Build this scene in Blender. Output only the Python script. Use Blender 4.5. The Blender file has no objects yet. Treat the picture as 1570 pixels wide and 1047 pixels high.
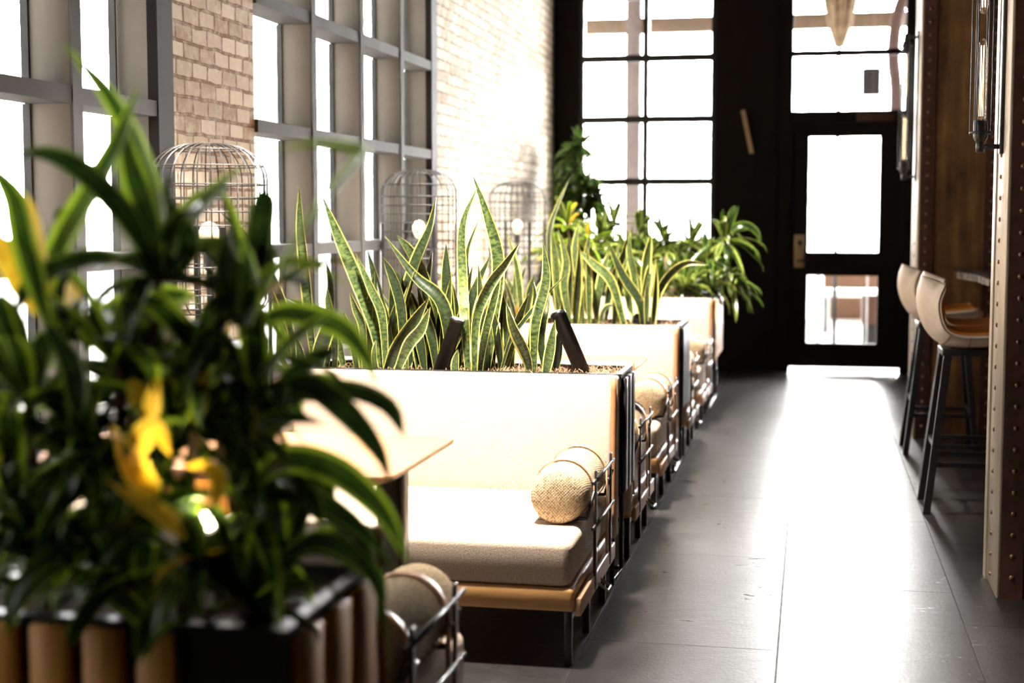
import bpy, bmesh, math, random
from mathutils import Vector, Matrix
R = math.radians
C = bpy.context.scene.collection
sc = bpy.context.scene

# ------------------------------------------------------------ camera, sky, light, exposure
EYE = Vector((0.0, 0.0, 1.30)); FPX = 2250.0
_Y = Vector((460.0, 189.5, -FPX)).normalized()      # world +Y seen from the camera
_Z = Vector((0.0, FPX, 189.5)).normalized()
_X = _Y.cross(_Z)
MW = Matrix((_X, _Y, _Z))                           # camera space -> world
cam_d = bpy.data.cameras.new('camera'); cam = bpy.data.objects.new('camera', cam_d); C.objects.link(cam)
cam.matrix_world = Matrix.Translation(EYE) @ MW.to_4x4()
cam_d.sensor_width = 36.0; cam_d.lens = FPX * 36.0 / 1570.0
cam_d.clip_start = 0.05; cam_d.clip_end = 300
cam_d.dof.use_dof = True; cam_d.dof.focus_distance = 5.0; cam_d.dof.aperture_fstop = 2.2
sc.camera = cam

def at(u, v, y):
    """the point at depth y that the photograph shows at pixel u, v"""
    r = MW @ Vector((u - 785.0, 523.5 - v, -FPX)); return EYE + r * (y / r.y)

w = bpy.data.worlds.new('sky'); sc.world = w; w.use_nodes = True
bg = w.node_tree.nodes['Background']; bg.inputs[0].default_value = (1.0, 0.985, 0.96, 1)
def _sky():     # hazy white sky, much brighter on the sunny side beyond the far door
    nt = w.node_tree; tc = nt.nodes.new('ShaderNodeTexCoord'); sx = nt.nodes.new('ShaderNodeSeparateXYZ'); nt.links.new(tc.outputs['Generated'], sx.inputs[0])
    mr = nt.nodes.new('ShaderNodeMapRange'); mr.interpolation_type = 'SMOOTHSTEP'
    nt.links.new(sx.outputs[1], mr.inputs['Value']); mr.inputs['From Min'].default_value = .45; mr.inputs['From Max'].default_value = .95
    mr.inputs['To Min'].default_value = 4.0; mr.inputs['To Max'].default_value = 34.0; 
    dp = nt.nodes.new('ShaderNodeVectorMath'); dp.operation = 'DOT_PRODUCT'; nt.links.new(tc.outputs['Generated'], dp.inputs[0]); dp.inputs[1].default_value = Vector((.36, .90, .17)).normalized()
    m2 = nt.nodes.new('ShaderNodeMapRange'); m2.interpolation_type = 'SMOOTHSTEP'; nt.links.new(dp.outputs['Value'], m2.inputs['Value'])
    m2.inputs['From Min'].default_value = .88; m2.inputs['From Max'].default_value = .995; m2.inputs['To Min'].default_value = 0; m2.inputs['To Max'].default_value = 200   # the veiled sun
    ad = nt.nodes.new('ShaderNodeMath'); nt.links.new(mr.outputs[0], ad.inputs[0]); nt.links.new(m2.outputs[0], ad.inputs[1]); nt.links.new(ad.outputs[0], bg.inputs[1])
_sky()
for _y in (4.06, 6.42, 8.95):    # unseen warm spots added over the tables to brighten the sofa backs
    _l = bpy.data.lights.new('added_sofa_spot', 'SPOT'); _l.energy = 3300; _l.spot_size = R(62); _l.spot_blend = .6; _l.shadow_soft_size = .16; _l.color = (1, .92, .83)
    _o = bpy.data.objects.new('added_sofa_spot', _l); C.objects.link(_o); _o.location = (-1.15, _y, 3.5); _o.rotation_euler = (R(8), 0, 0)

vs = sc.view_settings
vs.view_transform = 'Standard'; vs.look = 'None'; vs.gamma = 1.0; vs.use_curve_mapping = False; vs.exposure = 0.0

# ------------------------------------------------------------ materials
def new_mat(name):
    m = bpy.data.materials.new(name); m.use_nodes = True
    return m, m.node_tree, m.node_tree.nodes['Principled BSDF']
def lnk(nt, a, b): nt.links.new(a, b)
def node(nt, t, **kw):
    n = nt.nodes.new(t)
    for k, v in kw.items(): setattr(n, k, v)
    return n
def mth(nt, op, a, b=None, c=None):
    n = nt.nodes.new('ShaderNodeMath'); n.operation = op
    for i, x in enumerate((a, b, c)):
        if x is None: continue
        if isinstance(x, (int, float)): n.inputs[i].default_value = x
        else: nt.links.new(x, n.inputs[i])
    return n.outputs[0]
def ramp(nt, fac, stops):
    n = nt.nodes.new('ShaderNodeValToRGB'); nt.links.new(fac, n.inputs[0])
    e = n.color_ramp.elements
    while len(e) < len(stops): e.new(0.5)
    for el, (p, c) in zip(e, stops): el.position = p; el.color = (*c, 1)
    return n.outputs[0]
def noise(nt, vec, scale, detail=3, rough=0.5):
    n = nt.nodes.new('ShaderNodeTexNoise'); n.inputs['Scale'].default_value = scale
    n.inputs['Detail'].default_value = detail; n.inputs['Roughness'].default_value = rough
    if vec is not None: nt.links.new(vec, n.inputs['Vector'])
    return n.outputs['Fac']
def bump(nt, h, strength, dist, bs):
    b = nt.nodes.new('ShaderNodeBump'); b.inputs['Strength'].default_value = strength
    b.inputs['Distance'].default_value = dist; nt.links.new(h, b.inputs['Height'])
    nt.links.new(b.outputs[0], bs.inputs['Normal'])
def objco(nt): return nt.nodes.new('ShaderNodeTexCoord').outputs['Object']
def mapped(nt, vec, scale):
    m = nt.nodes.new('ShaderNodeMapping'); m.inputs['Scale'].default_value = scale; nt.links.new(vec, m.inputs['Vector']); return m.outputs[0]

def simple(name, c1, c2=None, rough=0.5, metal=0.0, ns=8.0, bs_=0.0, stretch=(1, 1, 1), spec=0.5):
    m, nt, b = new_mat(name)
    b.inputs['Roughness'].default_value = rough; b.inputs['Metallic'].default_value = metal
    b.inputs['Specular IOR Level'].default_value = spec
    v = mapped(nt, objco(nt), stretch); n = noise(nt, v, ns, 4)
    c2 = c2 or tuple(x * 0.75 for x in c1)
    lnk(nt, ramp(nt, n, [(0.3, c2), (0.7, c1)]), b.inputs['Base Color'])
    if bs_: bump(nt, n, bs_, 0.01, b)
    return m

black_wall = simple('black_paint', (.013, .010, .0085), rough=.75, spec=.15)
black_metal = simple('black_metal', (.016, .015, .015), rough=.32)
black_gloss = simple('black_gloss', (.012, .012, .012), rough=.34)
steel_pin = simple('polished_steel', (.55, .52, .48), rough=.3, metal=1)
grey_frame = simple('grey_window_frame', (.085, .085, .083), (.065, .065, .063), rough=.8, spec=.12, ns=6)
fin_mat = simple('taupe_plaster', (.185, .16, .13), (.145, .125, .10), rough=.8, ns=4)
sill_mat = grey_frame
ceiling_mat = simple('dark_ceiling', (.05, .042, .035), rough=.9)
pavement = simple('pale_pavement', (.75, .73, .70), rough=.9, ns=1.5)
wood_table = simple('table_oak', (.37, .185, .075), (.28, .125, .045), rough=.5, ns=5, stretch=(1.2, 14, 14))
wood_slat = simple('slat_wood', (.64, .28, .035), (.46, .17, .015), rough=.5, ns=6, stretch=(12, 12, 1.2))
wood_apron = simple('apron_wood', (.50, .27, .10), (.38, .19, .06), rough=.45, ns=6, stretch=(1.2, 14, 14))
leather = simple('tan_leather', (.50, .29, .17), (.40, .22, .12), rough=.38, ns=25, bs_=.1)
leather_dark = simple('brown_leather_trim', (.36, .16, .06), (.28, .11, .04), rough=.5, ns=25)
stool_tan = simple('stool_leather', (.78, .64, .50), (.66, .52, .39), rough=.5, ns=12, bs_=.05)
stool_orange = simple('stool_orange_leather', (.72, .26, .035), (.60, .19, .02), rough=.45, ns=10)
marble = simple('counter_edge_stone', (.62, .58, .52), (.22, .18, .15), rough=.15, ns=14)
counter_top = simple('counter_dark_stone', (.03, .026, .03), rough=.12)
soil_mat = simple('dark_soil', (.07, .045, .03), (.03, .02, .014), rough=.95, ns=60, bs_=.6)
moss_mat = simple('dry_moss', (.42, .27, .15), (.25, .15, .08), rough=.9, ns=40)
terracotta = simple('brown_clay', (.20, .09, .045), rough=.7)
brass = simple('aged_brass', (.50, .36, .20), (.40, .28, .15), rough=.45, metal=.4)
cane_mat = simple('plant_cane', (.22, .15, .08), (.12, .08, .04), rough=.8, ns=30, stretch=(1, 1, 4))
out_brown = simple('terrace_brown', (.10, .045, .025), rough=.8)
out_tan = simple('terrace_tan', (.16, .11, .07), rough=.8)
out_grey = simple('terrace_grey', (.03, .03, .03), rough=.8)
cage_mat = simple('cage_wire_metal', (.028, .024, .022), rough=.5)

def fabric(name, c1, c2, sc_, bstr=.35):
    m, nt, b = new_mat(name); b.inputs['Roughness'].default_value = .92; b.inputs['Specular IOR Level'].default_value = .1
    v = objco(nt)
    sx = node(nt, 'ShaderNodeSeparateXYZ'); lnk(nt, v, sx.inputs[0])
    k = 2 * math.pi * sc_
    xx = mth(nt, 'ADD', sx.outputs[0], mth(nt, 'MULTIPLY', sx.outputs[1], .6))
    zz = mth(nt, 'ADD', sx.outputs[2], mth(nt, 'MULTIPLY', sx.outputs[1], .8))
    h = mth(nt, 'MULTIPLY', mth(nt, 'SINE', mth(nt, 'MULTIPLY', xx, k)), mth(nt, 'SINE', mth(nt, 'MULTIPLY', zz, k)))
    nz = noise(nt, v, sc_ * 1.6, 2)
    f = mth(nt, 'MULTIPLY_ADD', h, .22, nz)
    lnk(nt, ramp(nt, f, [(0.25, c2), (0.62, c1)]), b.inputs['Base Color'])
    bump(nt, f, bstr, .003, b)
    return m
cream = fabric('cream_woven_fabric', (.56, .455, .36), (.31, .225, .155), 150)
cream_cap = fabric('coarse_woven_fabric', (.50, .39, .25), (.15, .095, .045), 108, .6)

def brick_material():
    m, nt, b = new_mat('whitewashed_brick'); b.inputs['Roughness'].default_value = .85; b.inputs['Specular IOR Level'].default_value = .2
    sx = node(nt, 'ShaderNodeSeparateXYZ'); lnk(nt, objco(nt), sx.inputs[0])
    cb = node(nt, 'ShaderNodeCombineXYZ')
    lnk(nt, mth(nt, 'ADD', sx.outputs[1], sx.outputs[0]), cb.inputs[0]); lnk(nt, sx.outputs[2], cb.inputs[1])
    wob = node(nt, 'ShaderNodeTexNoise'); wob.inputs['Scale'].default_value = 9; lnk(nt, cb.outputs[0], wob.inputs['Vector'])
    vm = node(nt, 'ShaderNodeVectorMath', operation='MULTIPLY_ADD'); lnk(nt, wob.outputs['Color'], vm.inputs[0])
    vm.inputs[1].default_value = (.022, .020, 0); lnk(nt, cb.outputs[0], vm.inputs[2])
    br = node(nt, 'ShaderNodeTexBrick'); lnk(nt, vm.outputs[0], br.inputs['Vector'])
    br.inputs['Scale'].default_value = 1; br.inputs['Brick Width'].default_value = .138; br.inputs['Row Height'].default_value = .0645
    br.inputs['Mortar Size'].default_value = .0075; br.inputs['Mortar Smooth'].default_value = .35
    br.inputs['Color1'].default_value = (.80, .70, .55, 1); br.inputs['Color2'].default_value = (.38, .26, .15, 1)
    br.inputs['Mortar'].default_value = (.27, .17, .09, 1); br.inputs['Bias'].default_value = -.15
    n = noise(nt, cb.outputs[0], 22, 5, .65)
    mx = node(nt, 'ShaderNodeMix', data_type='RGBA'); lnk(nt, br.outputs['Color'], mx.inputs['A']); mx.inputs['B'].default_value = (.86, .79, .66, 1)
    lnk(nt, ramp(nt, n, [(.45, (0, 0, 0)), (.68, (.6, .6, .6))]), mx.inputs['Factor'])
    lnk(nt, mx.outputs['Result'], b.inputs['Base Color'])
    hh = mth(nt, 'ADD', mth(nt, 'MULTIPLY', br.outputs['Fac'], -1), mth(nt, 'MULTIPLY', n, .5))
    bump(nt, hh, 1.0, .014, b)
    return m
brick = brick_material()

def floor_material():
    m, nt, b = new_mat('slate_tiles'); v = objco(nt)
    sx = node(nt, 'ShaderNodeSeparateXYZ'); lnk(nt, v, sx.inputs[0])
    xs = mth(nt, 'DIVIDE', mth(nt, 'ADD', sx.outputs[0], .08), .58)
    col = mth(nt, 'FLOOR', xs); fx = mth(nt, 'FRACT', xs)
    ys = mth(nt, 'DIVIDE', mth(nt, 'SUBTRACT', mth(nt, 'SUBTRACT', sx.outputs[1], 5.217), mth(nt, 'MULTIPLY', col, .812)), 1.22)
    row = mth(nt, 'FLOOR', ys); fy = mth(nt, 'FRACT', ys)
    ex = mth(nt, 'MULTIPLY', mth(nt, 'MINIMUM', fx, mth(nt, 'SUBTRACT', 1, fx)), .58)
    ey = mth(nt, 'MULTIPLY', mth(nt, 'MINIMUM', fy, mth(nt, 'SUBTRACT', 1, fy)), 1.22)
    e = mth(nt, 'MINIMUM', ex, ey)
    tile = mth(nt, 'SMOOTH_MIN', mth(nt, 'DIVIDE', e, .0035), 1, .3)
    cc = node(nt, 'ShaderNodeCombineXYZ'); lnk(nt, col, cc.inputs[0]); lnk(nt, row, cc.inputs[1])
    wn = node(nt, 'ShaderNodeTexWhiteNoise'); wn.noise_dimensions = '3D'; lnk(nt, cc.outputs[0], wn.inputs['Vector'])
    n1 = noise(nt, v, 3.5, 6, .6); n2 = noise(nt, mapped(nt, v, (30, 90, 1)), 1, 5, .6)
    n3 = noise(nt, v, 90, 4, .6)
    f = mth(nt, 'MULTIPLY_ADD', wn.outputs[0], .22, mth(nt, 'ADD', mth(nt, 'MULTIPLY', n1, .5), mth(nt, 'MULTIPLY', n2, .3)))
    cr = ramp(nt, f, [(.30, (.007, .006, .0055)), (.70, (.024, .021, .019))])
    mx = node(nt, 'ShaderNodeMix', data_type='RGBA'); mx.inputs['A'].default_value = (.004, .0035, .003, 1); lnk(nt, cr, mx.inputs['B']); lnk(nt, tile, mx.inputs['Factor'])
    lnk(nt, mx.outputs['Result'], b.inputs['Base Color'])
    n4 = noise(nt, mapped(nt, v, (9, 26, 1)), 1, 8, .75)
    rr = mth(nt, 'ADD', mth(nt, 'MULTIPLY', n4, .34), mth(nt, 'MULTIPLY_ADD', n1, .12, .10))
    lnk(nt, mth(nt, 'ADD', rr, mth(nt, 'MULTIPLY', mth(nt, 'SUBTRACT', 1, tile), .5)), b.inputs['Roughness'])
    h = mth(nt, 'ADD', mth(nt, 'MULTIPLY', tile, .12), mth(nt, 'ADD', mth(nt, 'MULTIPLY', n2, .35), mth(nt, 'MULTIPLY', n3, .8)))
    bump(nt, h, .5, .0028, b)
    lnk(nt, mth(nt, 'MULTIPLY', tile, .52), b.inputs['Specular IOR Level'])
    return m
slate = floor_material()

def rust_material():
    m, nt, b = new_mat('rusted_steel'); v = objco(nt)
    n = noise(nt, v, 3, 8, .65); n2 = noise(nt, mapped(nt, v, (6, 6, .6)), 2.5, 4)
    lnk(nt, ramp(nt, mth(nt, 'MULTIPLY', mth(nt, 'ADD', n, n2), .5), [(.35, (.05, .022, .009)), (.52, (.17, .08, .024)), (.66, (.30, .17, .05))]), b.inputs['Base Color'])
    b.inputs['Metallic'].default_value = .35; b.inputs['Roughness'].default_value = .5
    bump(nt, n, .25, .01, b)
    return m
rust = rust_material()
rust_strip = simple('dark_rust_strip', (.085, .032, .018), (.045, .018, .011), rough=.5, metal=.3, ns=20)
strip_metal = simple('bronze_flange', (.56, .47, .36), (.40, .32, .23), rough=.42, metal=.35, ns=10, stretch=(1, 1, .3))
rivet_mat = simple('rivet_metal', (.22, .12, .07), rough=.3, metal=.6)

def glass_pane():
    m, nt, b = new_mat('window_glass'); nt.nodes.remove(b)
    t = node(nt, 'ShaderNodeBsdfTransparent'); g = node(nt, 'ShaderNodeBsdfGlossy'); g.inputs['Roughness'].default_value = .02
    mx = node(nt, 'ShaderNodeMixShader'); mx.inputs[0].default_value = .06
    lnk(nt, t.outputs[0], mx.inputs[1]); lnk(nt, g.outputs[0], mx.inputs[2]); lnk(nt, mx.outputs[0], nt.nodes['Material Output'].inputs[0])
    return m
glass = glass_pane()
def bulb_glass():
    m, nt, b = new_mat('clear_bulb_glass'); nt.nodes.remove(b)
    t = node(nt, 'ShaderNodeBsdfTransparent'); t.inputs[0].default_value = (1, .93, .86, 1)
    g = node(nt, 'ShaderNodeBsdfGlossy'); g.inputs['Roughness'].default_value = .05
    lw = node(nt, 'ShaderNodeLayerWeight'); lw.inputs[0].default_value = .35
    mx = node(nt, 'ShaderNodeMixShader'); lnk(nt, lw.outputs[1], mx.inputs[0])
    lnk(nt, t.outputs[0], mx.inputs[1]); lnk(nt, g.outputs[0], mx.inputs[2]); lnk(nt, mx.outputs[0], nt.nodes['Material Output'].inputs[0])
    return m
bulb_clear = bulb_glass()
def emit(name, c, s):
    m, nt, b = new_mat(name); b.inputs['Base Color'].default_value = (*c, 1)
    b.inputs['Emission Color'].default_value = (*c, 1); b.inputs['Emission Strength'].default_value = s; return m
glow = emit('warm_filament_glow', (1, .72, .42), 5)
glow_soft = emit('frosted_bulb_glow', (1, .78, .50), 1.6)
lens_glow = emit('spot_lens_glow', (1, .85, .55), 40)

def leaf_mat(name, mid, dark, edge, band, stripes, trans=.35, rough=.35, edge_sharp=.03):
    """u = 0..1 across the blade, v = 0..1 along it"""
    m, nt, b = new_mat(name)
    uv = node(nt, 'ShaderNodeUVMap'); s = node(nt, 'ShaderNodeSeparateXYZ'); lnk(nt, uv.outputs[0], s.inputs[0])
    d = mth(nt, 'ABSOLUTE', mth(nt, 'SUBTRACT', s.outputs[0], .5))
    oi = node(nt, 'ShaderNodeObjectInfo'); v3 = node(nt, 'ShaderNodeCombineXYZ')
    lnk(nt, mth(nt, 'MULTIPLY', s.outputs[0], 1.6), v3.inputs[0]); lnk(nt, mth(nt, 'MULTIPLY', s.outputs[1], stripes), v3.inputs[1])
    lnk(nt, mth(nt, 'MULTIPLY', oi.outputs['Random'], 37), v3.inputs[2])
    n = noise(nt, v3.outputs[0], 1.6, 4, .6)
    cr = ramp(nt, n, [(.40, dark), (.60, mid)])
    e = mth(nt, 'GREATER_THAN', mth(nt, 'MULTIPLY_ADD', noise(nt, objco(nt), 30), .03, d), band + .015)
    mx = node(nt, 'ShaderNodeMix', data_type='RGBA'); lnk(nt, cr, mx.inputs['A']); mx.inputs['B'].default_value = (*edge, 1); lnk(nt, e, mx.inputs['Factor'])
    lnk(nt, mx.outputs['Result'], b.inputs['Base Color']); b.inputs['Roughness'].default_value = rough
    tr = node(nt, 'ShaderNodeBsdfTranslucent'); lnk(nt, mx.outputs['Result'], tr.inputs[0])
    ms = node(nt, 'ShaderNodeMixShader'); ms.inputs[0].default_value = trans
    lnk(nt, b.outputs[0], ms.inputs[1]); lnk(nt, tr.outputs[0], ms.inputs[2]); lnk(nt, ms.outputs[0], nt.nodes['Material Output'].inputs[0])
    return m
snake_m = leaf_mat('snake_plant_leaf', (.10, .135, .035), (.014, .032, .010), (.80, .75, .20), .42, 46, .22)
snake_dark = leaf_mat('dark_snake_plant_leaf', (.03, .046, .014), (.007, .013, .006), (.60, .56, .10), .445, 46, .12)
strap_m = leaf_mat('strap_leaf', (.06, .12, .012), (.018, .04, .006), (.34, .50, .03), .30, 3, .50, .22)
strap_dk = leaf_mat('dark_strap_leaf', (.028, .055, .009), (.008, .018, .005), (.12, .19, .02), .38, 3, .38, .22)
yellow_m = leaf_mat('yellow_strap_leaf', (.95, .62, .03), (.75, .42, .02), (.98, .74, .08), .40, 3, .55, .4)
bush_m = leaf_mat('variegated_bush_leaf', (.065, .105, .02), (.02, .04, .01), (.42, .48, .08), .36, 3, .28, .25)
fern_m = leaf_mat('corner_tree_leaf', (.07, .13, .03), (.03, .06, .015), (.16, .24, .05), .40, 3, .5, .3)

# ------------------------------------------------------------ mesh helpers
class MB:
    def __init__(s): s.bm = bmesh.new(); s.uv = s.bm.loops.layers.uv.new('UVMap')
    def quad(s, vs_, uvs=None, mi=0, smooth=False):
        try: f = s.bm.faces.new(vs_)
        except ValueError: return
        f.material_index = mi; f.smooth = smooth
        if uvs:
            for l, u in zip(f.loops, uvs): l[s.uv].uv = u
        return f
    def box(s, x0, x1, y0, y1, z0, z1, bev=0.0, seg=2, mi=0, mat=None):
        t = bmesh.new(); bmesh.ops.create_cube(t, size=1)
        for v in t.verts: v.co = Vector(((x0 + x1) / 2 + v.co.x * (x1 - x0), (y0 + y1) / 2 + v.co.y * (y1 - y0), (z0 + z1) / 2 + v.co.z * (z1 - z0)))
        if bev: bmesh.ops.bevel(t, geom=list(t.edges), offset=bev, segments=seg, profile=.5, affect='EDGES')
        if mat is not None: bmesh.ops.transform(t, matrix=mat, verts=t.verts)
        return s.merge(t, mi, bool(bev))
    def merge(s, t, mi=0, smooth=False):
        mp = {}
        for v in t.verts: mp[v] = s.bm.verts.new(v.co)
        for f in t.faces:
            g = s.bm.faces.new([mp[v] for v in f.verts]); g.material_index = mi; g.smooth = smooth
        t.free(); return s
    def tube(s, pts, r, n=8, mi=0, cap=True, closed=False):
        pts = [Vector(p) for p in pts]; rings = []
        N = len(pts); rr = r if isinstance(r, (list, tuple)) else [r] * N
        prev = None
        for i, p in enumerate(pts):
            if closed: t = pts[(i + 1) % N] - pts[i - 1]
            else: t = pts[min(i + 1, N - 1)] - pts[max(i - 1, 0)]
            t.normalize()
            if prev is None:
                a = Vector((0, 0, 1)) if abs(t.z) < .9 else Vector((1, 0, 0)); nrm = t.cross(a).normalized()
            else:
                nrm = (prev - t * prev.dot(t)).normalized()
            prev = nrm; bi = t.cross(nrm)
            rings.append([s.bm.verts.new(p + (nrm * math.cos(2 * math.pi * k / n) + bi * math.sin(2 * math.pi * k / n)) * rr[i]) for k in range(n)])
        for i in range(N if closed else N - 1):
            a, b_ = rings[i], rings[(i + 1) % N]
            for k in range(n): s.quad([a[k], a[(k + 1) % n], b_[(k + 1) % n], b_[k]], None, mi, n > 4)
        if cap and not closed:
            s.quad(rings[0][::-1], None, mi); s.quad(rings[-1], None, mi)
        return s
    def bar(s, a, b_, w, h, mi=0, up=(0, 0, 1), w2=None, h2=None):
        a, b_ = Vector(a), Vector(b_); t = (b_ - a).normalized(); upv = Vector(up)
        if abs(t.dot(upv)) > .98: upv = Vector((0, 1, 0))
        sd = t.cross(upv).normalized(); u = sd.cross(t)
        r = []
        for p, ww, hh in ((a, w, h), (b_, w2 or w, h2 or h)):
            r.append([s.bm.verts.new(p + sd * x * ww / 2 + u * y * hh / 2) for x, y in ((-1, -1), (1, -1), (1, 1), (-1, 1))])
        for k in range(4): s.quad([r[0][k], r[0][(k + 1) % 4], r[1][(k + 1) % 4], r[1][k]], None, mi)
        s.quad(r[0][::-1], None, mi); s.quad(r[1], None, mi); return s
    def lathe(s, prof, n=24, c=(0, 0, 0), mi=0, smooth=True, axis='z'):
        rings = []
        for r, z in prof:
            ring = []
            for k in range(n):
                a = 2 * math.pi * k / n; x, y = math.cos(a) * r, math.sin(a) * r
                p = (x, y, z) if axis == 'z' else ((x, z, y) if axis == 'y' else (z, x, y))
                ring.append(s.bm.verts.new(Vector(c) + Vector(p)))
            rings.append(ring)
        for a, b_ in zip(rings, rings[1:]):
            for k in range(n): s.quad([a[k], a[(k + 1) % n], b_[(k + 1) % n], b_[k]], None, mi, smooth)
        s.quad(rings[0][::-1], None, mi); s.quad(rings[-1], None, mi); return s
    def dome(s, c, nrm, r, mi=0):
        """a rivet head on a surface, nrm one of the six axis directions"""
        nrm = Vector(nrm); a = Vector((0, 0, 1)) if abs(nrm.z) < .5 else Vector((1, 0, 0)); b_ = nrm.cross(a); c = Vector(c); rings = []
        for rr, h in ((1, -.1), (.92, .35), (.6, .68)):
            rings.append([s.bm.verts.new(c + (a * math.cos(k * math.pi / 4) + b_ * math.sin(k * math.pi / 4)) * r * rr + nrm * r * h) for k in range(8)])
        top = s.bm.verts.new(c + nrm * r * .8)
        for p, q in zip(rings, rings[1:]):
            for k in range(8): s.quad([p[k], p[(k + 1) % 8], q[(k + 1) % 8], q[k]], None, mi, True)
        for k in range(8): s.quad([rings[-1][k], rings[-1][(k + 1) % 8], top], None, mi, True)
        return s
    def blade(s, path, width, nrm, prof, mi=0, fold=.25, n=14, thick=0.0, twist=0.0):
        P = spline(path, n); N = len(P); nrm = Vector(nrm).normalized(); rows = []; rows2 = []
        for i, p in enumerate(P):
            t = (P[min(i + 1, N - 1)] - P[max(i - 1, 0)]).normalized(); q = i / (N - 1)
            sd = t.cross(nrm)
            if sd.length < 1e-3: sd = Vector((1, 0, 0))
            sd.normalize()
            if twist: sd = Matrix.Rotation(twist * q, 3, t) @ sd
            up = sd.cross(t); ww = width * .5 * prof(q)
            off = [(-1, fold), (-.55, fold * .3), (0, 0), (.55, fold * .3), (1, fold)]
            rows.append([s.bm.verts.new(p + sd * ww * a + up * ww * b_) for a, b_ in off])
            if thick:
                rows2.append([s.bm.verts.new(p + sd * ww * a + up * (ww * b_ - thick * (1 - abs(a) * .7) * min(1, prof(q) * 2))) for a, b_ in off])
        us = [0, .225, .5, .775, 1]
        for R_, rv in ((rows, False), (rows2, True)):
            for i in range(len(R_) - 1):
                v0, v1 = i / (N - 1), (i + 1) / (N - 1)
                for k in range(4):
                    q = [R_[i][k], R_[i][k + 1], R_[i + 1][k + 1], R_[i + 1][k]]; u = [(us[k], v0), (us[k + 1], v0), (us[k + 1], v1), (us[k], v1)]
                    if rv: q.reverse(); u.reverse()
                    s.quad(q, u, mi, True)
        if thick:
            for i in range(N - 1):
                for k in (0, 4):
                    q = [rows[i][k], rows[i + 1][k], rows2[i + 1][k], rows2[i][k]]; s.quad(q, [(k / 4, 0)] * 4, mi, True)
        return s
    def build(s, name, mat, parent=None, loc=None):
        me = bpy.data.meshes.new(name); s.bm.normal_update(); s.bm.to_mesh(me); s.bm.free()
        for m in (mat if isinstance(mat, (list, tuple)) else [mat]): me.materials.append(m)
        o = bpy.data.objects.new(name, me); C.objects.link(o)
        if parent: o.parent = parent
        if loc: o.location = loc
        return o

def spline(pts, n):
    pts = [Vector(p) for p in pts]
    if len(pts) < 3:
        return [pts[0].lerp(pts[-1], i / n) for i in range(n + 1)]
    e = [pts[0] * 2 - pts[1]] + pts + [pts[-1] * 2 - pts[-2]]; out = []; m = len(pts) - 1
    for i in range(n + 1):
        t = i / n * m; k = min(int(t), m - 1); t -= k; a, b_, c, d = e[k:k + 4]
        out.append(.5 * ((2 * b_) + (c - a) * t + (2 * a - 5 * b_ + 4 * c - d) * t * t + (3 * b_ - a - 3 * c + d) * t ** 3))
    return out

def tag(o, label=None, cat=None, group=None, kind=None):
    if label: o['label'] = label
    if cat: o['category'] = cat
    if group: o['group'] = group
    if kind: o['kind'] = kind
    return o
def thing(name, label, cat, loc=(0, 0, 0), group=None, rz=0):
    o = bpy.data.objects.new(name, None); C.objects.link(o); o.location = loc; o.rotation_euler = (0, 0, rz); o.empty_display_size = .1
    return tag(o, label, cat, group)
def copy_tree(o, parent=None):
    c = o.copy(); C.objects.link(c); c.parent = parent
    for ch in [x for x in list(o.children)]: copy_tree(ch, c)
    return c
def struct(o, label): return tag(o, label, None, None, 'structure')

# ------------------------------------------------------------ the room
BY = 12.6; WX = -2.2; TOP = 4.0
f = MB(); f.box(-2.5, 3.0, -4.2, BY + .25, -.12, 0); struct(f.build('floor', slate), 'dark grey slate tile floor of the aisle')
f = MB(); f.box(-2.5, 3.0, -4.2, BY + .25, TOP, TOP + .15); struct(f.build('ceiling', ceiling_mat), 'dark ceiling of the room')
f = MB(); f.box(2.8, 3.0, -4.2, BY + .25, 0, TOP); struct(f.build('wall_right', black_wall), 'dark wall behind the bar')
f = MB(); f.box(-2.45, 2.8, -4.2, -4.0, 0, TOP); struct(f.build('wall_front', fin_mat), 'plain taupe wall behind the viewer')
W1 = (.55, 4.82); W2 = (5.62, 8.50); Z0, Z1 = .62, 3.75
f = MB()
f.box(-2.37, WX, -4.0, BY, 0, Z0); f.box(-2.37, WX, -4.0, BY, Z1, TOP)
f.box(-2.37, WX, -4.0, W1[0], Z0, Z1); f.box(-2.37, WX, W1[1], W2[0], Z0, Z1); f.box(-2.37, WX, W2[1], BY, Z0, Z1)
struct(f.build('wall_left', brick), 'whitewashed brick wall with the tall side windows')

def side_window(name, y0, y1, mull, label):
    root = bpy.data.objects.new(name, None); C.objects.link(root); struct(root, label)
    zs = [.65, 1.16, 1.67, 2.18, 2.69, 3.20, 3.71]; t = .028
    m = MB()
    for y in mull: m.box(-2.335, WX + .012, y - t, y + t, Z0, Z1, .003, 1)
    m.box(-2.335, WX - .02, y1 - .125, y1 - .002, Z0, Z1)
    fin = m
    fin.build('mullion', fin_mat, root)
    m = MB()
    for y in mull: m.box(WX + .012, WX + .020, y - t - .002, y + t + .002, Z0, Z1)
    for z in zs: m.box(-2.335, WX + .014, y0 + .002, y1 - .13, z - .026, z + .026)
    m.build('window_frame', grey_frame, root)
    m = MB(); m.box(WX - .02, WX + .018, y1 - .125, y1 - .002, Z0, Z1); m.build('window_jamb', black_wall, root)
    ed = sorted([y0] + list(mull) + [y1 - .12]); m = MB()
    for a, b_ in zip(ed, ed[1:]):
        for za, zb in zip(zs, zs[1:]):
            for q in ((a + t, za + .026, a + t + .009, zb - .026), (b_ - t - .009, za + .026, b_ - t, zb - .026)): m.box(-2.345, -2.32, q[0], q[2], q[1], q[3])
    m.build('sash_bar', grey_frame, root)
    m = MB(); m.box(-2.338, -2.332, y0, y1, Z0, Z1); m.build('window_pane', glass, root)
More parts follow.
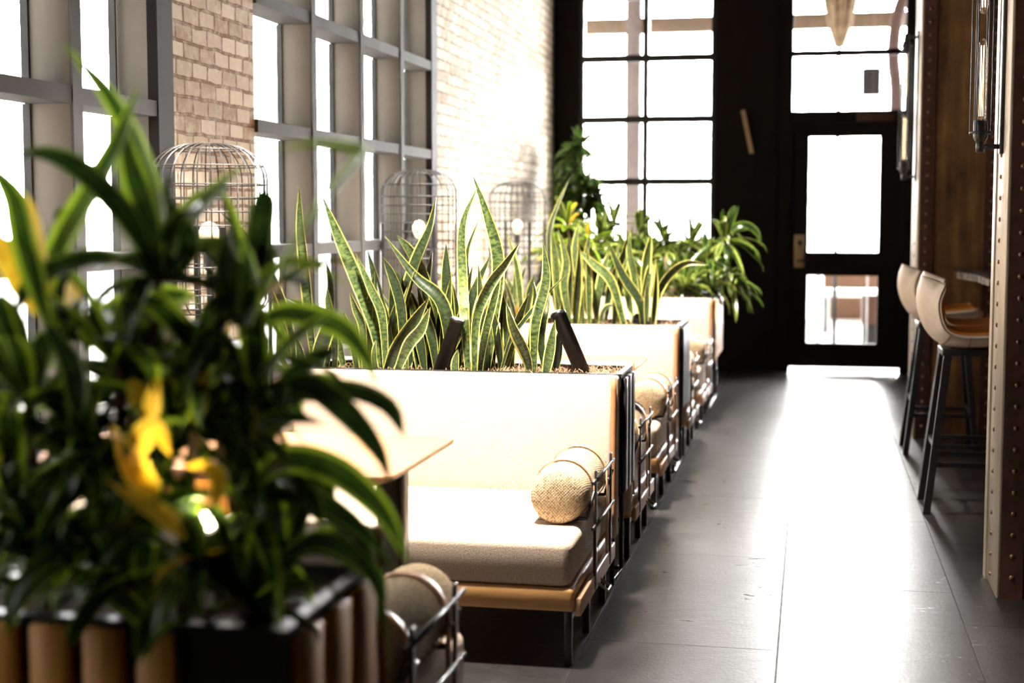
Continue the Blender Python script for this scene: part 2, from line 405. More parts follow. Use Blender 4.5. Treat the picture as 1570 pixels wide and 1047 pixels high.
side_window('window_1', W1[0], W1[1], [4.13 - .70 * k for k in range(6)], 'near side window with deep taupe mullions')
side_window('window_2', W2[0], W2[1], [6.30, 7.02, 7.74], 'side window beyond the brick pier with grey mullions')

# back wall: two openings, window at the left and door bay at the right
WXA, WXB, WZ = -1.98, -.815, 1.06
DXA, DXB = -.30, .80
f = MB()
f.box(-2.37, WXA, BY, BY + .2, 0, TOP); f.box(WXA, WXB, BY, BY + .2, 0, WZ); f.box(WXB, DXA, BY, BY + .2, 0, TOP); f.box(DXB, 2.8, BY, BY + .2, 0, TOP)
f.box(WXA, WXB, BY, BY + .2, 3.78, TOP); f.box(DXA, DXB, BY, BY + .2, 3.78, TOP)
f.box(-.5, -.494, BY - .006, BY, 0, TOP)
struct(f.build('wall_back', black_wall), 'black wall at the far end')
root = bpy.data.objects.new('window_3', None); C.objects.link(root); struct(root, 'tall black gridded window in the far wall')
m = MB()
for z in (1.085, 1.61, 2.14, 2.657, 3.18, 3.75): m.box(WXA, WXB, BY + .04, BY + .09, z - .03, z + .03)
for x in (WXA + .015, -1.41, WXB - .015): m.box(x - .026, x + .026, BY + .035, BY + .095, WZ, 3.78)
for z in (1.61, 2.14, 2.657, 3.18): m.box(-1.46, -1.36, BY + .03, BY + .09, z - .028, z + .028)
m.build('window_frame', black_metal, root)
m = MB(); m.box(WXA, WXB, BY + .063, BY + .067, WZ, 3.78); m.build('window_pane', glass, root)
root = bpy.data.objects.new('door_1', None); C.objects.link(root); struct(root, 'black glazed door with transom lights above')
m = MB()
m.box(DXA, -.175, BY + .02, BY + .12, 0, 3.78); m.box(.735, DXB, BY + .02, BY + .12, 0, 3.78)
m.box(-.175, .735, BY + .02, BY + .12, 2.09, 2.19); m.box(-.175, .735, BY + .02, BY + .12, 2.645, 2.69); m.box(-.175, .735, BY + .02, BY + .12, 3.16, 3.20)
m.build('door_frame', black_wall, root)
m = MB(); a, b_ = BY + .045, BY + .095
m.box(-.18, -.03, a, b_, .042, 2.095); m.box(.545, .74, a, b_, .042, 2.095); m.box(-.03, .545, a, b_, .042, .245); m.box(-.03, .545, a, b_, .815, 1.015); m.box(-.03, .545, a, b_, 1.975, 2.095)
leaf = m.build('door_leaf', black_wall, root)
m = MB(); m.box(-.03, .545, BY + .068, BY + .072, .245, 1.975); m.box(-.175, .735, BY + .068, BY + .072, 2.19, 3.78); m.build('door_pane', glass, root)
m = MB(); m.box(-.145, -.055, BY + .030, BY + .045, .88, 1.16, .006); lp = m.build('lock_plate', brass, root)
m = MB(); m.lathe([(.02, 0), (.024, .02), (.024, .045), (.015, .05)], 16, (-.095, BY - .02, 1.09), axis='y'); m.box(-.12, -.02, BY + .0, BY + .03, .93, .95, .004); m.build('door_handle', black_gloss, lp)
m = MB(); m.box(.35, .66, BY - .01, BY + .045, 2.10, 2.17, .006); m.build('door_closer', rust_strip, root)
m = MB()
m.bar((-.585, BY - .025, 2.20), (-.505, BY - .025, 1.84), .035, .03, up=(0, 1, 0)); m.bar((-.57, BY, 2.13), (-.57, BY - .02, 2.13), .02, .02); m.bar((-.52, BY, 1.91), (-.52, BY - .02, 1.91), .02, .02)
tag(m.build('pull_handle', brass), 'slanted slim tan bar mounted high on the black far wall', 'handle')

# ------------------------------------------------------------ outside
f = MB(); f.box(-40, 40, BY + .25, 60, -.12, -.03); f.box(-40, -2.5, -30, BY + .25, -.12, -.03); struct(f.build('ground', pavement), 'pale sunlit paving outside')
m = MB(); p = at(972, 90, 16.0); m.box(p.x - .08, p.x + .08, 15.92, 16.08, -.03, 4.2, .01); tag(m.build('terrace_post', simple('terrace_post_paint', (.17, .13, .12), rough=.7)), 'pale washed-out post outside the gridded far window', 'post')
m = MB(); m.box(-3.6, 3.2, 15.93, 16.07, 3.28, 3.44, .01); tag(m.build('terrace_beam', out_tan), 'horizontal terrace beam seen through the top of the far window and transom', 'beam')
m = MB(); m.box(-4, 4.5, 13.2, 21, 4.35, 4.45); struct(m.build('added_blocker_roof', simple('blocker_roof_boards', (.35, .30, .25))), 'unseen roof added outside to block light through the transom')  # unseen roof, added to keep the transom's reflection off the near floor
for _x in (-3.9, 4.4):  # posts that carry the added roof, out of view
    m = MB(); m.box(_x - .06, _x + .06, 20.8, 20.92, -.03, 4.35); struct(m.build('blocker_roof_post', out_tan), 'post of the unseen added roof outside')
t = thing('closed_parasol', 'folded cream parasol hanging outside the transom above the door', 'parasol', (at(1287, 60, 15).x, 15.0, 0))
m = MB()
for k in range(9):
    a = k * 2 * math.pi / 9; m.tube([(.03 * math.cos(a), .03 * math.sin(a), 2.98), (.08 * math.cos(a), .07 * math.sin(a), 3.2), (.21 * math.cos(a), .16 * math.sin(a), 3.9)], [.02, .04, .06], 8)
m.build('canopy', simple('parasol_cloth', (.30, .21, .12), (.16, .10, .055), rough=.9, ns=12), t)
m = MB(); m.tube([(0, 0, -.03), (0, 0, 4.1)], .022, 10); m.build('pole', black_metal, t); m = MB(); m.box(-.25, .25, -.25, .25, -.03, .03, .01); m.build('base', out_grey, t)
m = MB(); p0, p1, p2, p3 = (at(1374, 172, 15.2), at(1370, 100, 15.2), at(1372, 50, 15.2), at(1384, 0, 15.2)); b0 = p0.copy(); b0.z = -.03
m.tube(spline([b0, p0, p1, p2, p3, p3 + Vector((.2, 0, .4))], 20), .062, 12); tag(m.build('curved_post', simple('curved_post_paint', (.11, .06, .05), rough=.7)), 'curved reddish post outside, at the right of the transom', 'post')
t = thing('hanging_sign', 'small plain grey square panel outside behind the lower transom', 'sign', (at(1336, 125, 14.5).x, 14.5, 0))
m = MB(); p = at(1336, 125, 14.5); m.box(-.088, .088, -.02, .02, p.z - .13, p.z + .13, .005); m.build('panel', out_grey, t)
m = MB(); m.tube([(0, .03, -.03), (0, .03, p.z + .1)], .008, 8); m.build('pole', simple('pale_pole', (.5, .5, .5)), t)
m = MB(); a = at(1262, 455, 20); b_ = at(1400, 425, 20); m.box(a.x, b_.x, 19.8, 20.2, -.03, .75, .01); tag(m.build('low_wall', simple('low_wall_render', (.16, .085, .05), (.13, .07, .04), rough=.9)), 'low tan wall outside seen through the lower door pane', 'wall')
m = MB(); a = at(1254, 440, 17.5); b_ = at(1345, 452, 17.5); m.box(a.x, b_.x, 17.3, 17.7, b_.z - .02, b_.z + .06, .01); m.box(a.x + .05, a.x + .11, 17.4, 17.6, -.03, b_.z - .02); m.box(b_.x - .6, b_.x - .54, 17.4, 17.6, -.03, b_.z - .02)
tag(m.build('terrace_bench', simple('white_bench_paint', (.8, .8, .78))), 'white slatted bench outside behind the lower door pane', 'bench')
m = MB(); a = at(1322, 520, 15.5); b_ = at(1346, 452, 15.5); m.box(a.x, b_.x, 15.4, 15.7, -.03, .21, .01, mi=1); m.box(a.x - .01, b_.x, 15.38, 15.7, .21, b_.z, .01)
tag(m.build('terrace_planter', [out_brown, out_grey]), 'reddish-brown box with dark plinth outside at the right of the door pane', 'planter')
m = MB(); p = at(1254, 470, 15); m.tube([(p.x, 15, -.03), (p.x, 15, .9)], .014, 8); tag(m.build('bollard', out_grey), 'thin dark post outside at the left of the lower door pane', 'post')

# ------------------------------------------------------------ riveted steel piers
def pier(name, x0, x1, y0, y1, label):
    t = thing(name, label, 'pillar', (x0, y0, 0), 'riveted steel pillars')
    W, D = x1 - x0, y1 - y0; H = TOP - .01
    m = MB(); m.box(.012, W, .012, D, 0, H); m.build('core', rust, t)
    m = MB(); m.box(0, .012, .0, D, 0, H, .002, 1); m.box(-.006, .0, D - .07, D, 0, H); m.build('flange', strip_metal, t)
    m = MB(); m.box(.012, .085, -.002, .012, 0, H); m.box(W - .085, W, -.002, .012, 0, H)
    m.build('corner_strip', rust_strip, t)
    m = MB(); z = .045; side = MB(); 
    while z < 3.4:
        side.dome((0, D * .50, z), (-1, 0, 0), .0085)
        m.dome((.048, -.002, z + .03), (0, -1, 0), .0095); m.dome((W - .045, -.002, z + .03), (0, -1, 0), .0095)
        z += .0735
    tag(m.build('rivet_row', rivet_mat, t), None, None, None, 'stuff'); tag(side.build('rivet_row', rivet_mat, t), None, None, None, 'stuff')
    return t
pier('riveted_pillar', .640, 1.10, 5.17, 5.52, 'near riveted steel pillar with bronze flange at the right edge')
pier('riveted_pillar', .605, 1.06, 8.90, 9.32, 'far riveted rusty steel pillar behind the bar stools')

# bar counter
t = thing('bar_counter', 'dark stone bar counter with pale polished edge between the riveted pillars', 'counter', (0, 0, 0))
m = MB(); z0, z1 = .955, 1.0
def slab(m, pts, z0, z1, mi=0):
    lo = [m.bm.verts.new((x, y, z0)) for x, y in pts]; hi = [m.bm.verts.new((x, y, z1)) for x, y in pts]
    m.quad(hi, None, mi); m.quad(lo[::-1], None, mi)
    for k in range(len(pts)): m.quad([lo[k], lo[(k + 1) % len(pts)], hi[(k + 1) % len(pts)], hi[k]], None, mi)
slab(m, [(.88, 5.56), (1.5, 5.56), (1.5, 8.88), (.86, 8.88), (.82, 8.75), (.88, 8.35)], .955, .995); m.build('edge', marble, t)
m = MB(); slab(m, [(.875, 5.55), (1.5, 5.55), (1.5, 8.89), (.85, 8.89), (.80, 8.76), (.87, 8.33)], .995, 1.015); m.build('countertop', counter_top, t)
m = MB(); m.box(1.15, 1.5, 5.56, 8.88, 0, .955); m.build('counter_body', simple('bar_front_wood', (.16, .07, .03), rough=.6, stretch=(1, 8, 1)), t)

# ------------------------------------------------------------ bar stools
def make_stool():
    t = thing('bar_stool', 'x', 'stool', (0, 0, 0), 'leather bar stools at the counter')
    prof = [(-.205, 1.045), (-.222, .99), (-.226, .92), (-.205, .84), (-.165, .775), (-.105, .735), (-.02, .722), (.09, .728), (.20, .745), (.235, .765)]
    P = spline([Vector((x, 0, z)) for x, z in prof], 28); N = len(P)
    def sheet(off, half):
        rows = []
        for i, p in enumerate(P):
            tt = (P[min(i + 1, N - 1)] - P[max(i - 1, 0)]).normalized(); nn = Vector((-tt.z, 0, tt.x))   # towards the sitter
            if nn.x + nn.z < 0: nn = -nn
            q = i / (N - 1); back = max(0, 1 - q * 2.2)
            wd = half * (1 - .28 * max(0, (.12 - q) / .12) ** 2) * (1 - .12 * max(0, (q - .85) / .15) ** 2)
            row = []
            for k in range(13):
                s_ = (k - 6) / 6.0; lift = abs(s_) ** 2.6
                pos = p + Vector((0, s_ * wd, 0)) + nn * (lift * (.060 + .034 * back)) + nn * off * (1 - .55 * abs(s_) ** 4) * min(1, (1 - abs(2 * q - 1)) * 10 + .15)
                row.append(pos)
            rows.append(row)
        return rows
    outer = sheet(0, .215); inner = sheet(.05, .198)
    m = MB(); O = [[m.bm.verts.new(p) for p in r] for r in outer]
    I = [[m.bm.verts.new(p) for p in r] for r in sheet(.028, .215)]
    for g, rv in ((O, 1), (I, 0)):
        for i in range(N - 1):
            for k in range(12):
                q = [g[i][k], g[i][k + 1], g[i + 1][k + 1], g[i + 1][k]]
                m.quad(q[::-1] if rv else q, None, 0, True)
    for i in range(N - 1):
        for k in (0, 12): m.quad([O[i][k], O[i + 1][k], I[i + 1][k], I[i][k]], None, 0, True)
    for k in range(12):
        for i in (0, N - 1): m.quad([O[i][k], O[i][k + 1], I[i][k + 1], I[i][k]], None, 0, True)
    shell = m.build('seat_shell', stool_tan, t)
    m = MB()
    for i in (15, 19): m.tube([o_ + Vector((-.001, 0, -.001)) for o_ in outer[i]], .0028, 6)
    m.build('stitching', leather_dark, shell)
    m = MB(); g = [[m.bm.verts.new(p) for p in r] for r in inner]; g2 = [[m.bm.verts.new(p) for p in r] for r in sheet(.026, .196)]
    for i in range(N - 1):
        for k in range(12):
            m.quad([g[i][k], g[i][k + 1], g[i + 1][k + 1], g[i + 1][k]], None, 0, True)
        for k in (0, 12): m.quad([g[i][k], g[i + 1][k], g2[i + 1][k], g2[i][k]], None, 0, True)
    for k in range(12):
        for i in (0, N - 1): m.quad([g[i][k], g[i][k + 1], g2[i][k + 1], g2[i][k]], None, 0, True)
    m.build('seat_pad', stool_orange, t)
    m = MB(); m.box(-.12, .15, -.13, .13, .695, .725, .006); m.build('seat_mount', black_metal, t)
    feet = {}
    for sx in (-1, 1):
        for sy in (-1, 1):
            a = Vector((-.095 if sx < 0 else .13, sy * .115, .70)); b_ = Vector((-.175 if sx < 0 else .20, sy * .175, 0.0)); feet[sx, sy] = (a, b_)
            m = MB(); m.bar(a, b_, .040, .034, up=(1, 0, 0), w2=.032, h2=.030)
            m.build('leg', black_metal, t)
    def on(k, z): a, b_ = feet[k]; q = (a.z - z) / (a.z - b_.z); return a.lerp(b_, q)
    for ka, kb, z in (((-1, -1), (-1, 1), .30), ((1, -1), (1, 1), .24), ((-1, -1), (1, -1), .22), ((-1, 1), (1, 1), .22)):
        m = MB(); m.bar(on(ka, z), on(kb, z), .022, .022); m.build('stretcher', black_metal, t)
    return t
st = make_stool()
SP = [((.69, 6.79, 0), 'cream and orange leather bar stool nearest, in front of the near riveted pillar'),
      ((.735, 7.32, 0), 'bar stool pushed in, mostly hidden behind the nearest stool, orange seat showing'),
      ((.70, 8.44, 0), 'farthest cream and orange leather bar stool, beside the far riveted pillar')]
for i, (p, lb) in enumerate(SP):
    o = st if i == 0 else copy_tree(st); o.location = p; o['label'] = lb

# ------------------------------------------------------------ tube sconces on the piers
def make_sconce():
    t = thing('wall_sconce', 'x', 'lamp', (0, 0, 0), 'tube bulb sconces on the pillars')
    m = MB(); m.box(-.012, 0, -.025, .025, .02, .90, .002, 1); m.build('back_plate', black_metal, t)
    for z in (.045, .865):
        m = MB(); m.tube([(-.01, 0, z), (-.075, 0, z)], .009, 10); m.lathe([(.015, -.02), (.015, .02)], 12, (-.075, 0, z)); m.build('arm', black_metal, t)
    for z, d in ((.055, 1), (.855, -1)):
        m = MB(); m.lathe([(.012, 0), (.024, d * .02), (.024, d * .075), (.020, d * .08)], 16, (-.075, 0, z)); m.lathe([(.038, d * .035), (.038, d * .042)], 20, (-.075, 0, z)); m.build('socket', black_metal, t)
        z_ = z + d * .075
        m = MB(); m.lathe([(.015, 0), (.0165, d * .02), (.0165, d * .25), (.011, d * .275), (.004, d * .285)], 16, (-.075, 0, z_)); bulb = m.build('tube_bulb', bulb_clear, t)
        m = MB()
        for k in range(4):
            a = k * math.pi / 2; m.tube([(-.075 + .006 * math.cos(a), .006 * math.sin(a), z_ + d * .02), (-.075 + .006 * math.cos(a + .5), .006 * math.sin(a + .5), z_ + d * .26)], .0007, 5)
        m.build('filament', glow, bulb)
    m = MB()
    for k in range(6):
        a = k * math.pi / 3; x, y = -.075 + .035 * math.cos(a), .035 * math.sin(a); m.tube([(x, y, .085), (x, y, .825)], .0025, 6)
    m.build('cage', black_metal, t)
    return t
s0 = make_sconce(); s0.location = (.640, 5.33, 1.50); s0['label'] = 'caged tube-bulb sconce on the near pillar, large, cut off by the photo top'
s1 = copy_tree(s0); s1.location = (.605, 9.10, 1.50); s1['label'] = 'small double tube-bulb sconce on the far pillar beside the door'

# ------------------------------------------------------------ benches
XA, XB = -.64, -1.80     # aisle end, window end
def make_bench(sy):
    """origin at the aisle end, under the back; the seat extends to sy * -y"""
    t = thing('bench_sofa', 'x', 'sofa', (0, 0, 0), 'cream bench sofas'); L = XA - XB; D = .80 if sy > 0 else .70
    def B(m, x0, x1, a, b_, z0, z1, bev=0, seg=2, mi=0):
        y0, y1 = sorted((-a * sy, -b_ * sy)); m.box(x0, x1, y0, y1, z0, z1, bev, seg, mi)
    m = MB(); B(m, -L, -.022, 0.02, D, .235, .375, .028, 4); m.build('seat_cushion', cream, t)
    m = MB(); B(m, -L, -.015, .0, D, .165, .235, .012, 3); m.build('seat_rail', wood_apron, t)
    bk = MB(); B(bk, -L, -.012, -.035, .015, .24, .765, .02, 4)
    sh = Matrix.Identity(4)
    for v in bk.bm.verts: v.co.y += sy * (v.co.z - .30) * .06
    back = bk.build('backrest', cream, t)
    m = MB(); zz = [(.26 + .5 * k / 12) for k in range(13)]
    m.tube([(-.010, sy * ((z - .30) * .06 - .005), z) for z in zz], .010, 8); m.build('edge_piping', leather_dark, back)
    m = MB(); B(m, -L, -.001, -.10, -.036, .20, .76, .014, 3)
    for v in m.bm.verts: v.co.y += sy * (v.co.z - .30) * .04
    m.build('back_shell', cream, t)
    # bolster lying along the seat end
    r = .088; bx, bz = -.098, .463
    y0, y1 = (.08, .60)
    prof = [(.005, y0 - .0), (r * .75, y0 - .0), (r * .95, y0 + .012), (r, y0 + .035), (r, y1 - .04), (r * .95, y1 - .014), (r * .8, y1 - .002), (r * .4, y1 + .003), (.004, y1 + .004)]
    m = MB(); m.lathe([(a, -b_ * sy) for a, b_ in prof], 32, (bx, 0, bz), axis='y'); bol = m.build('bolster', cream_cap, t)
    for yy in (.18, .46):
        m = MB(); rr = r + .004
        ring = [(bx + rr * math.cos(a), -yy * sy, bz + rr * math.sin(a)) for a in [R(k) for k in range(-80, 191, 15)]]
        prev = None
        for w_ in (0,):
            A = [m.bm.verts.new((p[0], p[1] - .015, p[2])) for p in ring]; B_ = [m.bm.verts.new((p[0], p[1] + .015, p[2])) for p in ring]
            A2 = [m.bm.verts.new((bx + (p[0] - bx) * 1.035, p[1] - .015, bz + (p[2] - bz) * 1.035)) for p in ring]; B2 = [m.bm.verts.new((bx + (p[0] - bx) * 1.035, p[1] + .015, bz + (p[2] - bz) * 1.035)) for p in ring]
            for k in range(len(ring) - 1):
                m.quad([A2[k], B2[k], B2[k + 1], A2[k + 1]], None, 0, True); m.quad([A[k], A[k + 1], B_[k + 1], B_[k]], None, 0, True)
                m.quad([A[k], A2[k], A2[k + 1], A[k + 1]]); m.quad([B_[k], B_[k + 1], B2[k + 1], B2[k]])
        y = -yy * sy
        m.box(-.006, .0, y - .016, y + .012, .20, .50, .002, 1)          # strap runs down the side
        st_ = m.build('strap', leather, t)
        for zz_ in (.45, .35): m = MB(); m.tube([(.002, y - .018, zz_), (.002, y + .018, zz_)], .004, 8); m.build('buckle', steel_pin, st_)
    # black side frame
    m = MB()
    for yy in (.15, .49):
        y = -yy * sy; m.box(.001, .007, y - .016, y + .016, .16, .53, .002, 1)
    for z in (.50, .36): m.tube([(.006, -.10 * sy, z), (.006, -.56 * sy, z)], .006, 8)
    m.tube([(.005, -.12 * sy, .47), (-.02, -.12 * sy, .385), (-.17, -.12 * sy, .372)], .006, 8); m.tube([(.005, -.52 * sy, .47), (-.02, -.52 * sy, .385), (-.17, -.52 * sy, .372)], .006, 8)
    m.build('side_frame', black_gloss, t)
    m = MB(); B(m, -.014, .004, .02, D - .02, .150, .205, .004, 2); m.build('leather_rail', leather, t)
    m = MB()
    for yy in (.40,):
        y = -yy * sy; m.tube([(0, y - .03, .165), (.035, y - .03, .14), (.035, y + .03, .14), (0, y + .03, .165)], .0045, 8)
    m.build('hook', steel_pin, t)
    for x in (-.035, -L + .05):
        for yy in (.06, .42, D - .035):
            m = MB(); y = -yy * sy; m.box(x - .011, x + .011, y - .014, y + .014, 0, .166, .003, 1); m.build('leg', black_gloss, t)
    m = MB(); 
    for x in (-.035, -L + .05): m.box(x - .008, x + .008, *sorted((-.06 * sy, (.035 - D) * sy)), .13, .146)
    m.box(-L + .05, -.035, -.42 * sy - .02, -.42 * sy + .02, .135, .16); m.build('under_frame', black_metal, t)
    return t
fac = make_bench(1); awy = make_bench(-1)
fac.location = (XA, 4.90, 0); fac['label'] = 'cream bench sofa in full view at centre, bolster on its aisle end'
o = copy_tree(fac); o.location = (XA, 7.26, 0); o['label'] = 'cream bench sofa facing the viewer behind the second table'
o = copy_tree(fac); o.location = (XA, 9.80, 0); o['label'] = 'farthest cream bench sofa, in front of the bushy planter'
awy.location = (XA - .09, 2.47, 0); awy['label'] = 'cream bench sofa in the foreground, turned away, bolster showing beside the leaves'
o = copy_tree(awy); o.location = (XA, 5.46, 0); o['label'] = 'bench sofa turned away behind the snake plant planter, only its strapped bolster showing'
o = copy_tree(awy); o.location = (XA, 7.95, 0); o['label'] = 'bench sofa turned away behind the second planter, bolster showing by the far sofa'

# ------------------------------------------------------------ planters
def make_planter(y0, y1, label, slats_front, endmat=None, XA=XA, z1=.755):
    t = thing('planter_box', label, 'planter', (XA, y0, 0), 'long planter boxes')
    L = XA - XB; D = y1 - y0; z0 = .33
    m = MB(); th = .012
    m.box(-L, 0, 0, th, z0, z1); m.box(-L, 0, D - th, D, z0, z1); m.box(-L, -L + th, th, D - th, z0, z1); m.box(-th, 0, th, D - th, z0, z1); m.box(-L, 0, 0, D, z0, z0 + th)
    m.box(-L - .004, .004, -.004, .02, z1, z1 + .006); m.box(-L - .004, .004, D - .02, D + .004, z1, z1 + .006); m.box(-.02, .004, 0.02, D - .02, z1, z1 + .006); m.box(-L - .004, -L + .02, 0.02, D - .02, z1, z1 + .006)
    m.build('box', black_gloss, t)
    n = max(3, int(D / .10)); pit = D / n
    for k in range(n):
        m = MB(); m.box(0.0005, .016, pit * k + .018, pit * (k + 1) - .012, z0 + .01, z1 - .012, .003, 1); m.build('slat', endmat or wood_slat, t)
    if slats_front:
        x = -.163
        while x > -L + .06:
            m = MB(); m.box(x - .063, x, -.018, -.0005, z0 + .01, z1 - .006, .003, 1); m.build('slat', wood_slat, t); x -= .085
    m = MB(); m.box(-L + th, -th, th, D - th, z0 + .02, z1 - .035); bmesh.ops.subdivide_edges(m.bm, edges=list(m.bm.edges), cuts=12, use_grid_fill=True)
    for v in m.bm.verts:
        if v.co.z > z1 - .04: v.co.z += random.uniform(-.008, .012)
    m.build('soil', soil_mat, t)
    for x in (-.03, -L + .03):
        m = MB(); r = .009
        m.tube([(x, .03, z0), (x, .03, .012), (x, D - .03, .012), (x, D - .03, z0)], r, 6); m.tube([(x - .06, .02, .010), (x + .0, .02, .010)], r, 6); m.tube([(x - .06, D - .02, .010), (x, D - .02, .010)], r, 6)
        m.build('stand', black_metal, t)
    return t
random.seed(4)
make_planter(1.96, 2.36, 'slatted wooden planter in the foreground holding the broad-leaved plants', True, None, XA - .09, .705)
make_planter(5.03, 5.335, 'planter box behind the central sofa, full of snake plants', False, black_metal)
make_planter(7.39, 7.82, 'second planter box, behind the second sofa, with snake plants and a dark glossy end', False, black_metal)
make_planter(9.95, 10.75, 'farthest planter box on a black stand, holding the bushy plant', False)
random.seed(11)
def moss(y0, y1, label, n):
    m = MB()
    for i in range(n):
        x = random.uniform(XB + .1, XA - .03) if random.random() < .4 else random.uniform(XA - .45, XA - .02); y = random.uniform(y0, y1); z = .728
        a = random.uniform(0, 6.28); l = random.uniform(.02, .055); h = random.uniform(.008, .04)
        d = Vector((math.cos(a) * l, math.sin(a) * l, 0)); p = Vector((x, y, z))
        m.tube(spline([p, p + d * .5 + Vector((0, 0, h)), p + d + Vector((0, 0, h * .5))], 4), .0012, 3)
    tag(m.build('dry_moss', moss_mat), label, 'moss', None, 'stuff')
moss(5.03, 5.33, 'tangled dry brown moss on the soil among the snake plants', 900)
moss(7.40, 7.80, 'dry moss on the soil of the second planter box', 300)

# ------------------------------------------------------------ tables
def make_table(cx, y0, y1, x1, label, ly=0.0):
    t = thing('dining_table', label, 'table', (x1, (y0 + y1) / 2, 0), 'oak dining tables'); hw = (y1 - y0) / 2; L = 1.0
    def rr(off, z, r=.035):
        pts = []
        for cx_, cy_, a0 in ((-r, hw - r, 0), (-L + r, hw - r, 90), (-L + r, -hw + r, 180), (-r, -hw + r, 270)):
            for k in range(5):
                a = R(a0 + k * 22.5); pts.append(Vector((cx_ + (r) * math.cos(a), cy_ + (r) * math.sin(a), z)))
        c = Vector((-L / 2, 0, z))
        for p in pts: d = p - c; p.x -= math.copysign(off, d.x); p.y -= math.copysign(off, d.y)
        return pts
    m = MB(); lay = [rr(.04, .672), rr(.003, .688), rr(0, .694), rr(.002, .700)]
    V = [[m.bm.verts.new(p) for p in l] for l in lay]; n = len(V[0])
    for a, b_ in zip(V, V[1:]):
        for k in range(n): m.quad([a[k], a[(k + 1) % n], b_[(k + 1) % n], b_[k]])
    m.quad(V[0][::-1]); m.quad(V[-1]); m.build('tabletop', wood_table, t)
    for x in (-.09, -L + .14):
        m = MB(); m.box(x - .03, x + .03, ly - .045, ly + .045, .02, .672, .004, 1); m.box(x - .05, x + .05, ly - .06, ly + .19, 0, .02, .004, 1); m.build('leg', black_metal, t)
    return t
make_table(0, 3.24, 3.88, -.945, 'oak dining table with black legs in front of the central sofa')
make_table(0, 5.74, 6.34, -.685, 'oak dining table seen beyond the snake plants, before the second sofa', .20)
t = thing('potted_succulent', 'tiny green succulent in a brown pot on the second table', 'plant', (at(773, 549, 6.2).x, 6.2, .70))
m = MB(); m.lathe([(.018, 0), (.025, .01), (.030, .09), (.026, .09), (.02, .08)], 16); m.build('pot', terracotta, t)
m = MB(); random.seed(5)
for k in range(26):
    a = random.uniform(0, 6.28); e = random.uniform(.2, 1.3); l = random.uniform(.03, .05); d = Vector((math.cos(a) * math.cos(e), math.sin(a) * math.cos(e), math.sin(e)))
    m.blade([Vector((0, 0, .08)), Vector((0, 0, .08)) + d * l * .6, Vector((0, 0, .08)) + d * l + Vector((0, 0, .006))], .018, (-d.y, d.x, .4), lambda q: math.sin(math.pi * min(1, q * .9 + .1)) ** .6, n=5)
m.build('foliage', strap_m, t)

# ------------------------------------------------------------ cage lamps on wooden cabinets by the wall
def make_cage_lamp():
    t = thing('cage_lamp', 'x', 'lamp', (0, 0, 0), 'wire cage lamps along the window wall'); Rr = .195
    def pr(s_):   # s along profile 0 (top) .. 1 (bottom)
        return s_
    prof = [(.045, .560)]
    for k in range(1, 9):
        a = R(90 - k * 90 / 8); prof.append((.045 + (Rr - .045) * math.cos(a), .44 + .12 * math.sin(a)))
    for k in range(1, 9): prof.append((Rr, .44 - k * .05))
    prof += [(Rr - .012, .018), (Rr - .04, 0)]
    m = MB(); n = 28
    for k in range(n):
        a = 2 * math.pi * k / n; m.tube([(r * math.cos(a), r * math.sin(a), z) for r, z in prof], .0024, 4)
    for r, z in [prof[0], prof[3], prof[6], (Rr, .425), (Rr, .38), (Rr, .335), (Rr, .29), (Rr, .245), (Rr, .20), (Rr, .155), (Rr, .11), (Rr, .065), prof[-2], prof[-1]]:
        m.tube([(r * math.cos(a), r * math.sin(a), z) for a in [2 * math.pi * k / 32 for k in range(32)]], .0023, 4, closed=True)
    m.build('cage', cage_mat, t)
    for k in range(4):
        a = R(35 + 90 * k); m = MB(); c, s_ = math.cos(a), math.sin(a); r = Rr + .009
        m.box(-.004, .004, -.010, .010, -.26, .285, mat=Matrix.Translation((r * c, r * s_, 0)) @ Matrix.Rotation(a, 4, 'Z')); m.build('upright', black_metal, t)
    m = MB(); m.lathe([(.20, -.262), (.21, -.262), (.21, -.250), (.20, -.250)], 32); m.tube([(0, 0, -.25), (0, 0, .17)], .008, 8); m.lathe([(.014, .14), (.020, .15), (.020, .20), (.014, .205)], 14); m.build('base', black_metal, t)
    m = MB(); m.lathe([(.010, .205), (.022, .222), (.034, .25), (.034, .272), (.022, .295), (.005, .303)], 18); m.build('bulb', glow_soft, t)
    return t
cl = make_cage_lamp()
CL = [((-1.975, 4.62, .985), 'wire cage lamp nearest, sharp against the brick pier, behind the foreground leaves'),
      ((-1.99, 7.36, .985), 'middle wire cage lamp, against the far jamb of the grey side window'),
      ((-1.98, 9.90, .985), 'farthest wire cage lamp, glowing warm before the white brick')]
for i, (p, lb) in enumerate(CL):
    o = cl if i == 0 else copy_tree(cl); o.location = p; o['label'] = lb
    t = thing('side_cabinet', ['wooden cabinet under the nearest cage lamp', 'wooden cabinet under the middle cage lamp', 'orange wooden cabinet under the farthest cage lamp'][i], 'cabinet', (p[0], p[1], 0), 'cabinets under the cage lamps')
    m = MB(); m.box(-.17, .16, -.20, .20, .05, .70, .006); m.build('body', wood_slat, t)
    m = MB(); m.box(-.19, .17, -.215, .215, .70, .722, .004); m.build('top', wood_slat, t)
    m = MB(); m.box(-.15, .15, -.18, .18, 0, .05); m.build('plinth', black_metal, t)

